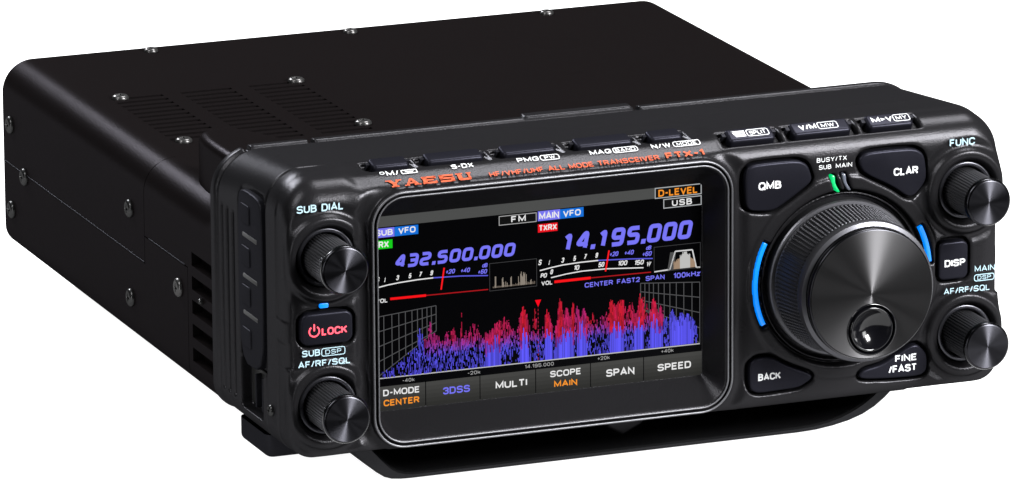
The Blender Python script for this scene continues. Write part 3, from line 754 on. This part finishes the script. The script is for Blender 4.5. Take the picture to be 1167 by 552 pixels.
# soft keys
g.lay = .04
ks = [-75.0,-59.95,-45.0,-29.6,-14.35,.5,17.0]
for a, b in zip(ks, ks[1:]):
    a0 = max(a, LX0)
    for q in range(6):
        z0 = LZ0+(6.45*q)/6; c = 40+q*5
        g.rect(a0+.12, b-.12, z0, z0+6.45/6, lin(c,c,c-2))
g.lay = .1
T('D-MODE',-71.6,-61.6,-31.1,-29.4,WHT,bold=.03); T('CENTER',-71.5,-61.7,-33.8,-32.1,ORG,bold=.03)
T('3DSS',-55.2,-47.8,-32.45,-30.55,PUR,bold=.03); T('MULTI',-40.7,-32.0,-32.55,-30.65,WHT,bold=.03)
T('SCOPE',-25.6,-17.0,-31.1,-29.4,WHT,bold=.03); T('MAIN',-24.5,-18.1,-33.9,-32.2,ORG,bold=.03)
T('SPAN',-10.0,-2.1,-32.7,-30.7,WHT,bold=.03); T('SPEED',4.4,13.8,-32.75,-30.85,WHT,bold=.03)
so = g.build('screen_image', M['screen'], disp, y=LY-.05, usecol=True)

# ---- printed lettering on the face
def print_label(parent, items, m, y=-.12, plane=None, name='lettering'):
    q = G()
    for it in items: it(q)
    return q.build(name, m, parent, y=y, plane=plane)
t_ = lambda s, x0, x1, z0, z1, **k: (lambda q: q.text(s, x0, x1, z0, z1, **k))
fr_ = lambda x0, x1, z0, z1, w=.22, r=.7: (lambda q: q.frame(rr_poly(x0,x1,z0,z1,r,4), w))
B = dict(bold=.022)
print_label(head, [t_('SUB DIAL',-96.9,-84.3,21.3,23.3,**B)], M['paleblue'])
print_label(head, [t_('FUNC',84.0,91.2,21.1,23.1,**B)], M['paleblue'])
print_label(head, [t_('SUB',-96.0,-91.1,-16.35,-14.6,**B), fr_(-90.8,-84.3,-16.7,-14.5), t_('DSP',-89.7,-85.4,-16.2,-15.0,bold=.0)], M['paleblue'])
print_label(head, [t_('AF/RF/SQL',-97.3,-83.2,-19.0,-17.3,**B)], M['paleblue'], y=-.75)
print_label(head, [t_('MAIN',91.5,97.3,-13.4,-11.8,bold=.0), fr_(91.3,97.2,-16.0,-14.1), t_('DSP',92.3,96.2,-15.6,-14.5,bold=.0)], M['paleblue'])
print_label(head, [t_('AF/RF/SQL',82.4,95.6,-18.5,-16.9,bold=.0)], M['paleblue'], y=-.7)
print_label(head, [t_('BUSY/TX',46.2,54.7,20.55,21.75,bold=.0), t_('SUB',46.8,50.3,18.6,19.8,bold=.0), t_('MAIN',51.6,56.2,18.6,19.8,bold=.0)], M['white'])
# lettering on the chamfer above the display (u = x, v = distance up the slope)
SL = (-.14, 24.5+.22, CH)
def sv(z): return (z-24.5)/math.sin(CH)
def tri(P): return lambda q: q.poly(P)
SL2 = (SL[0]+.45*math.cos(CH), SL[1]+.45*math.sin(CH), CH)
print_label(head, [t_('M/',-70.6,-67.2,5.2,6.9,**B), t_('o',-72.3,-71.0,5.9,6.9,**B), (lambda q: q.frame(rr_poly(-66.6,-62.2,5.3,6.8,.3,3),.3)), tri([(-65.8,6.2),(-63.0,6.2),(-64.2,5.5)])], M['white'], plane=SL2)
print_label(head, [t_('S-DX',-52.9,-46.9,5.3,6.9,**B)], M['white'], plane=SL2)
print_label(head, [t_('PMG',-34.9,-29.0,5.2,6.8,**B), fr_(-28.6,-23.3,5.0,7.0), t_('PW',-27.4,-24.5,5.4,6.6,bold=.0)], M['white'], plane=SL2)
print_label(head, [t_('MAG',-14.9,-9.0,5.2,6.8,**B), fr_(-8.5,-1.6,5.0,7.0), t_('BAND',-7.8,-2.3,5.4,6.6,bold=.0)], M['white'], plane=SL2)
print_label(head, [t_('N/W',2.2,7.5,5.2,6.8,**B), fr_(8.2,15.8,5.0,7.0), t_('MODE',9.2,14.8,5.4,6.6,bold=.0)], M['white'], plane=SL2)
def yaesu(q):
    # wide slab letters
    x0, z0, H = -71.6, 1.35, 2.65; w = 3.9; gap = .85
    def L(k): return x0+k*(w+gap)
    t = .95; th = .6
    a = L(0); q.poly([(a,z0+H),(a+t*1.3,z0+H),(a+w*.62,z0+H*.45),(a+w*.38,z0+H*.45)]); q.poly([(a+w,z0+H),(a+w-th*1.2,z0+H),(a+w*.42,z0+H*.45),(a+w*.62,z0+H*.45)]); q.rect(a+w*.36,a+w*.64,z0,z0+H*.5); q.rect(a+w*.24,a+w*.76,z0,z0+.45)
    q.rect(a-.2,a+1.5,z0+H-.4,z0+H); q.rect(a+w-1.3,a+w+.2,z0+H-.4,z0+H)
    a = L(1); q.poly([(a,z0),(a+th,z0),(a+w*.5,z0+H*.8),(a+w*.42,z0+H)]); q.poly([(a+w,z0),(a+w-t*1.3,z0),(a+w*.42,z0+H),(a+w*.58,z0+H)]); q.rect(a+w*.25,a+w*.75,z0+H*.28,z0+H*.45); q.rect(a-.25,a+1.1,z0,z0+.4); q.rect(a+w-1.5,a+w+.25,z0,z0+.4)
    a = L(2); q.rect(a+.2,a+.2+t*1.15,z0,z0+H); q.rect(a,a+w,z0,z0+th); q.rect(a,a+w,z0+H-th,z0+H); q.rect(a+1,a+w*.8,z0+H*.42,z0+H*.6); q.rect(a+w-.5,a+w,z0,z0+H*.33); q.rect(a+w-.5,a+w,z0+H*.68,z0+H)
    a = L(3); q.rect(a,a+w,z0,z0+th); q.rect(a,a+w,z0+H-th,z0+H); q.rect(a,a+w,z0+H*.4,z0+H*.62); q.rect(a,a+t,z0+H*.45,z0+H); q.rect(a+w-t,a+w,z0,z0+H*.55)
    a = L(4); q.rect(a+.2,a+.2+t*1.15,z0+.2,z0+H); q.rect(a+w-th-.3,a+w-.3,z0+.2,z0+H); q.rect(a+.5,a+w-.5,z0,z0+.7); q.rect(a-.2,a+1.7,z0+H-.4,z0+H); q.rect(a+w-1.2,a+w+.1,z0+H-.4,z0+H)
print_label(head, [yaesu], M['orange'], plane=SL)
print_label(head, [t_('HF/VHF/UHF ALL MODE TRANSCEIVER',-43.9,2.9,1.45,3.25,bold=.012)], M['orange'], plane=SL)
print_label(head, [t_('FTX-1',4.8,15.4,1.4,3.7,bold=.045)], M['orange'], plane=SL)

# ---- bright rolled edges of the display bezel
def rim_tube(x0, x1, z0, z1, r, y, t, name):
    P = rr_poly(x0, x1, z0, z1, r, 16); n = len(P); V = []; F = []; m = 8
    Q = offset(P, 1.0)
    for (a, b), (c, d) in zip(P, Q):
        ix, iz = c-a, d-b; l = math.hypot(ix, iz); ix /= l; iz /= l
        for k in range(m):
            an = 2*math.pi*k/m; V.append((a+ix*t*math.cos(an), y+t*math.sin(an), b+iz*t*math.cos(an)))
    for i in range(n):
        for k in range(m):
            F.append((i*m+k, i*m+(k+1)%m, ((i+1)%n)*m+(k+1)%m, ((i+1)%n)*m+k))
    return link_mesh(name, V, F, M['trim'], head, smooth=180)
rim_tube(-76.75,22.15,-42.75,24.15,8.6,-.82,.30,'bezel_edge')
rim_tube(-75.55,21.05,-41.6,23.05,7.5,-.78,.24,'bezel_edge')

# ---- buttons on the face
def face_button(P, legend, items, m=None, front=-.55):
    V, F = pillow(P, front, 2.15, .65)
    b = link_mesh('push_button', V, F, M['rubber'], radio, smooth=60)
    if legend: b['label'] = legend
    print_label(b, items, m or M['white'], y=front-.06)
    return b
face_button(BTN['QMB'], 'kidney-shaped QMB button', [t_('QMB',29.6,36.0,14.9,17.0,bold=.035)])
face_button(BTN['CLAR'], 'kidney-shaped CLAR button', [t_('CLAR',67.8,74.8,15.0,17.1,bold=.035)])
face_button(BTN['DISP'], 'rounded rectangular DISP button', [t_('DISP',82.6,88.5,-11.1,-9.2,bold=.035)])
face_button(BTN['BACK'], 'curved BACK button', [t_('BACK',29.6,36.0,-36.2,-34.3,bold=.035)])
face_button(BTN['FINE'], 'curved FINE/FAST button', [t_('FINE',68.6,74.8,-35.35,-33.5,bold=.035), t_('/FAST',66.7,74.8,-38.2,-36.2,bold=.035)])
def power(q):
    pts = arcpts(-92.7,-9.8,1.35,55-180-180+90-90+0,55-180-180+90-90+0,1)
    arc = [( -92.7+1.35*math.sin(math.radians(a)), -9.8+1.35*math.cos(math.radians(a))) for a in range(35, 326, 12)]
    n = len(arc)
    q.line(arc, .42); q.line([(-92.7,-9.7),(-92.7,-7.9)], .42)
face_button(BTN['LOCK'], 'power and LOCK button lit red', [t_('LOCK',-90.7,-83.8,-11.05,-9.05,bold=.035), power], M['redlit'], front=-.3)

# ---- push buttons along the top
def top_button(a, b, kind, items):
    hw = (b-a)/2
    P = rr_poly(-hw, hw, -2.5, 2.5, 1.1, 5)
    V, F = pillow(P, -.75 if kind == 'r' else -.8, 2.0, .8)
    if kind == 'r': cy, cz, an = 5.6, 28.2, math.radians(27)
    else: cy, cz, an = 11.6, 28.8, math.radians(14)
    # local (x, -y out, z up slope) -> world: slope direction (cos an, sin an), normal (-sin an, cos an)
    V = [(x, z*math.cos(an)+y*math.sin(an), z*math.sin(an)-y*math.cos(an)) for x, y, z in V]
    o = link_mesh('push_button', V, F, M['rubber'], radio, loc=((a+b)/2, cy, cz), smooth=60)
    # hinge tabs at both ends
    tv = []; tf = []
    for sx in (-1, 1):
        x0, x1 = sorted((sx*hw, sx*(hw+1.0))); k = len(tv)
        for (x, y, z) in [(x0,-.1,.2),(x1,-.1,.2),(x1,-.1,1.4),(x0,-.1,1.4),(x0,1.8,.2),(x1,1.8,.2),(x1,1.8,1.4),(x0,1.8,1.4)]:
            tv.append((x, z*math.cos(an)+y*math.sin(an), z*math.sin(an)-y*math.cos(an)))
        tf += [tuple(k+i for i in f) for f in [(0,1,2,3),(4,7,6,5),(0,4,5,1),(1,5,6,2),(2,6,7,3),(3,7,4,0)]]
    link_mesh('hinge_tab', tv, tf, M['soft'], o)
    if items:
        q = G()
        for it in items: it(q)
        V = [(x, v*math.cos(an)-(.8+l)*math.sin(an), v*math.sin(an)+(.8+l)*math.cos(an)) for x, v, l in q.V]
        link_mesh('lettering', V, q.F, M['white'], o)
    return o
def off(items, a, b):
    c = (a+b)/2
    return items
LEG = {5: [tri([(-5.2,1.2),(-1.4,1.2),(-1.4,-.1)]), tri([(-4.9,.8),(-4.2,-1.1),(-1.4,-1.1),(-1.4,-.45)]), fr_(-1.0,5.2,-1.3,1.4), t_('SPLIT',-.2,4.4,-.7,.8,bold=.0)],
       6: [t_('V/M',-6.0,-1.1,-.9,1.0,bold=.04), fr_(-.7,5.0,-1.3,1.4), t_('MW',.3,4.0,-.7,.8,bold=.0)],
       7: [t_('M',-4.9,-2.6,-.9,1.0,bold=.04), tri([(-2.2,.6),(-2.2,-.5),(-1.0,.05)]), t_('V',-.9,1.0,-.9,1.0,bold=.04), fr_(1.2,5.9,-1.3,1.4), t_('MY',2.0,5.1,-.7,.8,bold=.0)]}
for k, (a, b, kind) in enumerate(TOPB): top_button(a, b, kind, LEG.get(k))

# ---- small lamps
V, F = pillow(rr_poly(-91.1,-88.7,-4.0,-2.8,.35,3), -.12, .5, .1, 2)
link_mesh('indicator_lamp', V, F, M['blueled'], radio, smooth=60)['label'] = 'small blue indicator lamp'
def pipe(a, b, m, lab):
    P = [(a[0]-.55,a[1]),(a[0]+.55,a[1]),(a[0]+.62,(a[1]+b[1])/2),(b[0]+.5,b[1]),(b[0]-.5,b[1]),(a[0]-.25,(a[1]+b[1])/2)]
    V, F = pillow(chaikin(P), -.75, 1.4, .3, 3)
    link_mesh('indicator_lamp', V, F, m, radio, smooth=60)['label'] = lab
pipe((50.6,16.8),(52.2,12.2), M['greenled'], 'green indicator bar above the tuning dial')
pipe((53.7,17.0),(55.3,12.4), M['clearled'], 'unlit clear indicator bar above the tuning dial')
for a0, a1 in ((152.6,205.0),(4.0,27.4)):
    V, F = pillow(arcpts(*DC,25.35,a0,a1,40)+arcpts(*DC,24.15,a1,a0,40), -.2, 1.1, .2, 2)
    link_mesh('light_ring', V, F, M['blueled'], radio, smooth=60)['label'] = 'glowing blue arc beside the tuning dial'

# ---- knobs
def small_knob(cx, cz):
    n = 288
    def rm(r, y, i, k):
        if 1 <= k <= 4: return r-(0,.0,.06,.38,.38,.06)[i % 6]
        return r
    V, F = lathe([(6.0,5.0),(5.95,4.0),(5.9,0.2),(5.9,-6),(5.85,-11.9),(5.5,-12.3)], n, rm)
    k = link_mesh('knob', V, [f[::-1] for f in F], M['knurl'], radio, loc=(cx,0,cz), smooth=35)
    V, F = lathe([(7.9,4.6),(7.9,1.3),(7.75,.75),(7.3,.5),(6.7,.55),(6.4,1.0),(6.3,3)], 96)
    link_mesh('knob_collar', V, [f[::-1] for f in F], M['collar'], k, smooth=60)
    prof = [(5.5,-12.0),(6.2,-12.1),(6.38,-12.35),(6.38,-13.1),(6.25,-13.5),(5.95,-13.8),(5.7,-13.9)]
    V, F = lathe(prof, 96)
    c = link_mesh('knob_rim', V, [f[::-1] for f in F], M['edge'], k, smooth=40)
    # turned end face
    V, F = lathe([(5.72,0),(4.5,-.03),(3,-.05),(1.5,-.07),(.02,-.08)], 96)
    link_mesh('knob_face', V, [f[::-1] for f in F], M['spun'], k, loc=(0,-13.9,0), smooth=60)
    return k
for cx, cz in ((KL,9.0),(KL,-29.9),(KR,8.8),(KR,-29.9)): small_knob(cx, cz)

def main_dial():
    n = 648; per = 6
    stations = [(20.2,2.0),(20.2,-.6),(19.9,-.9)]
    # knurled band made of small raised pads
    y = -1.4; rows = []
    while y > -11.6:
        rows += [(y,0),(y-.1,1),(y-.66,1),(y-.76,0)]; y -= .86
    prof = [(20.9,2.4),(20.9,-.3),(20.6,-.7),(19.75,-.8),(19.6,-1.2)]
    flag = [0]*len(prof)
    for yy, fl in rows:
        t = (-yy-1.4)/10.4; prof.append((19.5-1.5*t, yy)); flag.append(fl)
    prof += [(17.9,-12.1),(18.0,-12.4),(18.7,-13.0),(18.95,-14.4),(18.6,-15.7),(17.6,-16.2)]
    flag += [0]*6
    def rm(r, y, i, k):
        if flag[k] and (i % per) in (0,1,2): return r+.5
        return r
    V, F = lathe(prof, n, rm)
    d = link_mesh('tuning_dial', V, [f[::-1] for f in F], M['band'], radio, loc=(DC[0],0,DC[1]), smooth=30)
    d['label'] = 'large tuning dial with knurled side'
    # metal front cap
    V, F = lathe([(17.3,-15.9),(17.5,-16.3),(17.5,-17.6),(17.4,-18.0),(17.25,-18.25),(17.0,-18.35)], 160)
    link_mesh('dial_rim', V, [f[::-1] for f in F], M['edge'], d, smooth=60)
    N = 160; V = []; F = []; dz = -9.4; ri = 6.9; ro = 17.0
    for s in np.linspace(0, 1, 9):
        for i in range(N):
            a = 2*math.pi*i/N
            V.append(((ro*(1-s)+ri*s)*math.cos(a), 0, (ro*(1-s)+ri*s)*math.sin(a)+dz*s))
    for k in range(8):
        for i in range(N):
            j = (i+1) % N; F.append((k*N+i, k*N+j, (k+1)*N+j, (k+1)*N+i))
    link_mesh('dial_face', V, F, M['spundial'], d, loc=(0,-18.35,0))
    # finger dimple: ring and glossy free-turning cup
    V, F = lathe([(6.95,.3),(6.95,-.1),(6.8,-.3),(6.6,-.3),(6.45,0),(6.3,1.2),(5.9,1.4)], 96)
    link_mesh('dimple_ring', V, [f[::-1] for f in F], M['gloss'], d, loc=(0,-18.35,dz), smooth=60)
    pr = [(6.1,1.2),(6.0,.1),(5.85,-.2),(5.6,-.3),(5.35,-.15)]
    for k in range(1, 13):
        a = k/12; pr.append((5.35*(1-a)+.02, -.15+2.7*(1-(1-a)**2.0)))
    V, F = lathe(pr, 96)
    link_mesh('finger_cup', V, [f[::-1] for f in F], M['gloss'], d, loc=(0,-18.35,dz), smooth=60)
main_dial()

# ---- left side details of the head
def side_slab(P, x_out, x_in, bev, name, m, parent, lab=None):
    V, F = pillow(P, x_out, x_in, bev, 3)     # (y', depth, z)
    V = [(d, a, z) for a, d, z in V]
    o = link_mesh(name, V, [f[::-1] for f in F], m, parent, smooth=50)
    if lab: o['label'] = lab
    return o
cov = side_slab(chaikin([(18.4,-25.4),(36.6,-25.9),(36.6,17.5),(34.2,20.4),(22.0,20.4),(18.4,18.2)],2), -99.9, -97.5, .5, 'port_cover', M['soft'], radio, 'soft rubber cover over the side sockets')
for zc in (14.3, 3.2, -7.2, -18.5):
    side_slab(rr_poly(27.2,33.8,zc-2.6,zc+2.6,.8,3), -100.25, -99.6, .3, 'embossed_tab', M['soft'], cov)
for zc in (8.7,-2.2,-12.0):
    side_slab(rr_poly(21.8,32.8,zc-.55,zc+.55,.4,3), -100.0, -99.5, .08, 'finger_notch', M['groove'], cov)
side_slab(rr_poly(21.5,36.5,-37.5,-27,.8,3), -96.6, -95.5, .3, 'socket', M['groove'], radio)
for yy in (24.0, 29.0):
    side_slab(rr_poly(yy,yy+.7,-37,-28,.2,2), -98.2, -96.2, .15, 'socket_rib', M['soft'], radio)
screw(head, (-99.4,13.6,-33.5), 'left', M['screwdark'], 1.5)

# ---- folding stand under the head
def stand():
    out = [(-82,-43),(-79.4,-45.8),(-75.6,-49.6),(-72.2,-52.4),(-70,-53.9),(-68,-54.6),(-65.5,-54.9),(-63,-55),(-60,-55),
           (46,-55),(51,-54.8),(56,-54.2),(60.5,-53.3),(64.5,-52.0),(68,-50.2),(71,-48),(73.4,-45.8),(75.4,-42.9)]
    inn = [(70.8,-42.9),(69.4,-44.9),(67.3,-46.9),(64.4,-48.9),(61.2,-50.5),(57.8,-51.8),(54.2,-52.7),(50,-53.3),(46,-53.5),
           (-60,-53.5),(-62.3,-53.45),(-64.4,-53.2),(-66.3,-52.6),(-68.2,-51.4),(-70.2,-49.4),(-72.2,-47.2),(-74.2,-45.0),(-75.6,-43)]
    P = out+inn; V = []; F = []
    n = len(P)
    rings = [(10.6,.35),(10.0,0.0),(10.0,0.0)]
    Q = offset(P, .45)
    if area(P) < 0: pass
    for yy, pp in ((72,P),(11.0,P),(10.4,Q)):
        for x, z in pp: V.append((x, yy, z))
    for k in range(2):
        for i in range(n):
            j = (i+1) % n; F.append((k*n+i, k*n+j, (k+1)*n+j, (k+1)*n+i))
    m = len(out)
    for base, fl in ((2*n, False), (0, True)):
        for i in range(m-1):
            f = (base+i, base+i+1, base+n-2-i, base+n-1-i)
            F.append(f if not fl else f[::-1])
    o = link_mesh('folding_stand', V, F, M['stand'], radio, smooth=30)
    V, F = pillow([(-74.5,-53.9),(68,-53.9),(69,-43.6),(-74.5,-43.6)], 70, 72, .3, 2)
    link_mesh('stand_back', V, F, M['groove'], o)
    V, F = pillow([(-10,-44),(-5.5,-49.5),(-1.5,-51.8),(3.5,-49.5),(9,-44)], 16, 30, .8, 3)
    link_mesh('stand_catch', V, F, M['plastic'], o, smooth=50)
    return o
stand()
# rubber feet: one seen at the left under the head, two hold up the tail
def foot(x0, x1, y0, y1, z0):
    V, F = pillow(rr_poly(x0,x1,y0,y1,2.5,5), -z0*-1-0, 0, 1.5)
    P = rr_poly(x0,x1,y0,y1,2.5,5); V, F = pillow(P, z0, -44.0, 1.6, 4)
    V = [(x, z, y) for x, y, z in V]
    link_mesh('rubber_foot', V, [f[::-1] for f in F], M['soft'], radio, smooth=50)
foot(-96.5,-84,26,48,-50.2)
foot(-60,-44,190,206,FLOOR_Z); foot(44,60,190,206,FLOOR_Z)

# ------------------------------------------------------------------ surface: white sheet with added glow, so the background stays white and shadowless
V = [(-330,60,0),(330,-218,0),(9000,14000,0),(-6000,14000,0)]; F = [(0,1,2,3)]  # front edge cut back to keep the sheet's added glow off the radio's face
ms = mat('self_glowing_white', (0.25,0.25,0.25), 0.6, spec=0.0, emit=(1,1,1), estr=1.0)
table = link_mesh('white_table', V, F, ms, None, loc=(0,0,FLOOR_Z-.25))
table['kind'] = 'structure'; table['label'] = 'plain white surface filling the background, with an added glow of its own'

# put the radio's origin at its base, keeping its parts where they are
radio.location = Vector(BASE)*MM
for ch in radio.children: ch.location = ch.location-Vector(BASE)*MM

# ------------------------------------------------------------------ camera
CAMP = dict(C=(-724.50759616,-1748.13648577,502.10679792), yaw=21.42292279, pitch=14.7407037, roll=-0.37455428, f=8670.565083763)
cam = bpy.data.cameras.new('camera'); co = bpy.data.objects.new('camera', cam); COL.objects.link(co)
y_, p_, r_ = [math.radians(CAMP[k]) for k in ('yaw','pitch','roll')]
R = Vector((math.cos(y_), -math.sin(y_), 0)); Fw = Vector((math.sin(y_)*math.cos(p_), math.cos(y_)*math.cos(p_), -math.sin(p_))); U = R.cross(Fw)
R2 = R*math.cos(r_)+U*math.sin(r_); U2 = -R*math.sin(r_)+U*math.cos(r_)
mw = Matrix((( R2.x, U2.x, -Fw.x, CAMP['C'][0]*MM), (R2.y, U2.y, -Fw.y, CAMP['C'][1]*MM), (R2.z, U2.z, -Fw.z, CAMP['C'][2]*MM), (0,0,0,1)))
co.matrix_world = mw
cam.sensor_width = 36; cam.sensor_fit = 'HORIZONTAL'; cam.lens = CAMP['f']/1167*36
cam.clip_start = .05; cam.clip_end = 100
scene.camera = co

# ------------------------------------------------------------------ lights
w = bpy.data.worlds.new('World'); scene.world = w; w.use_nodes = True
w.node_tree.nodes['Background'].inputs['Color'].default_value = (0.9,0.93,1.0,1); w.node_tree.nodes['Background'].inputs['Strength'].default_value = 0.02
def area_light(name, loc, target, sx, sy, power, color=(1,1,1)):
    l = bpy.data.lights.new(name, 'AREA'); l.shape = 'RECTANGLE'; l.size = sx; l.size_y = sy; l.energy = power; l.color = color
    o = bpy.data.objects.new(name, l); COL.objects.link(o); o.location = loc
    o.rotation_euler = (Vector(target)-Vector(loc)).to_track_quat('-Z', 'Y').to_euler()
    return o
area_light('overhead_softbox', (0.50,0.25,1.2), (0,0.02,0), .5, .4, 35)
area_light('key_strip', (0.72,-1.0,0.70), (0.05,-0.02,0), .40, .5, 100)
area_light('top_left_softbox', (-0.75,-0.15,0.85), (0,0.02,0), .25, .5, 12)
area_light('left_strip', (-1.25,-0.55,0.10), (-.08,0,0), .12, .7, 6)
area_light('rim_strip', (-0.30,1.18,0.70), (-.05,.1,0), .45, .12, 55, (.95,.97,1))
area_light('right_softbox', (0.78,-0.72,0.22), (0.05,0,0), .35, .4, 9)

scene.view_settings.view_transform = 'Standard'; scene.view_settings.look = 'None'
scene.view_settings.exposure = 0; scene.view_settings.gamma = 1
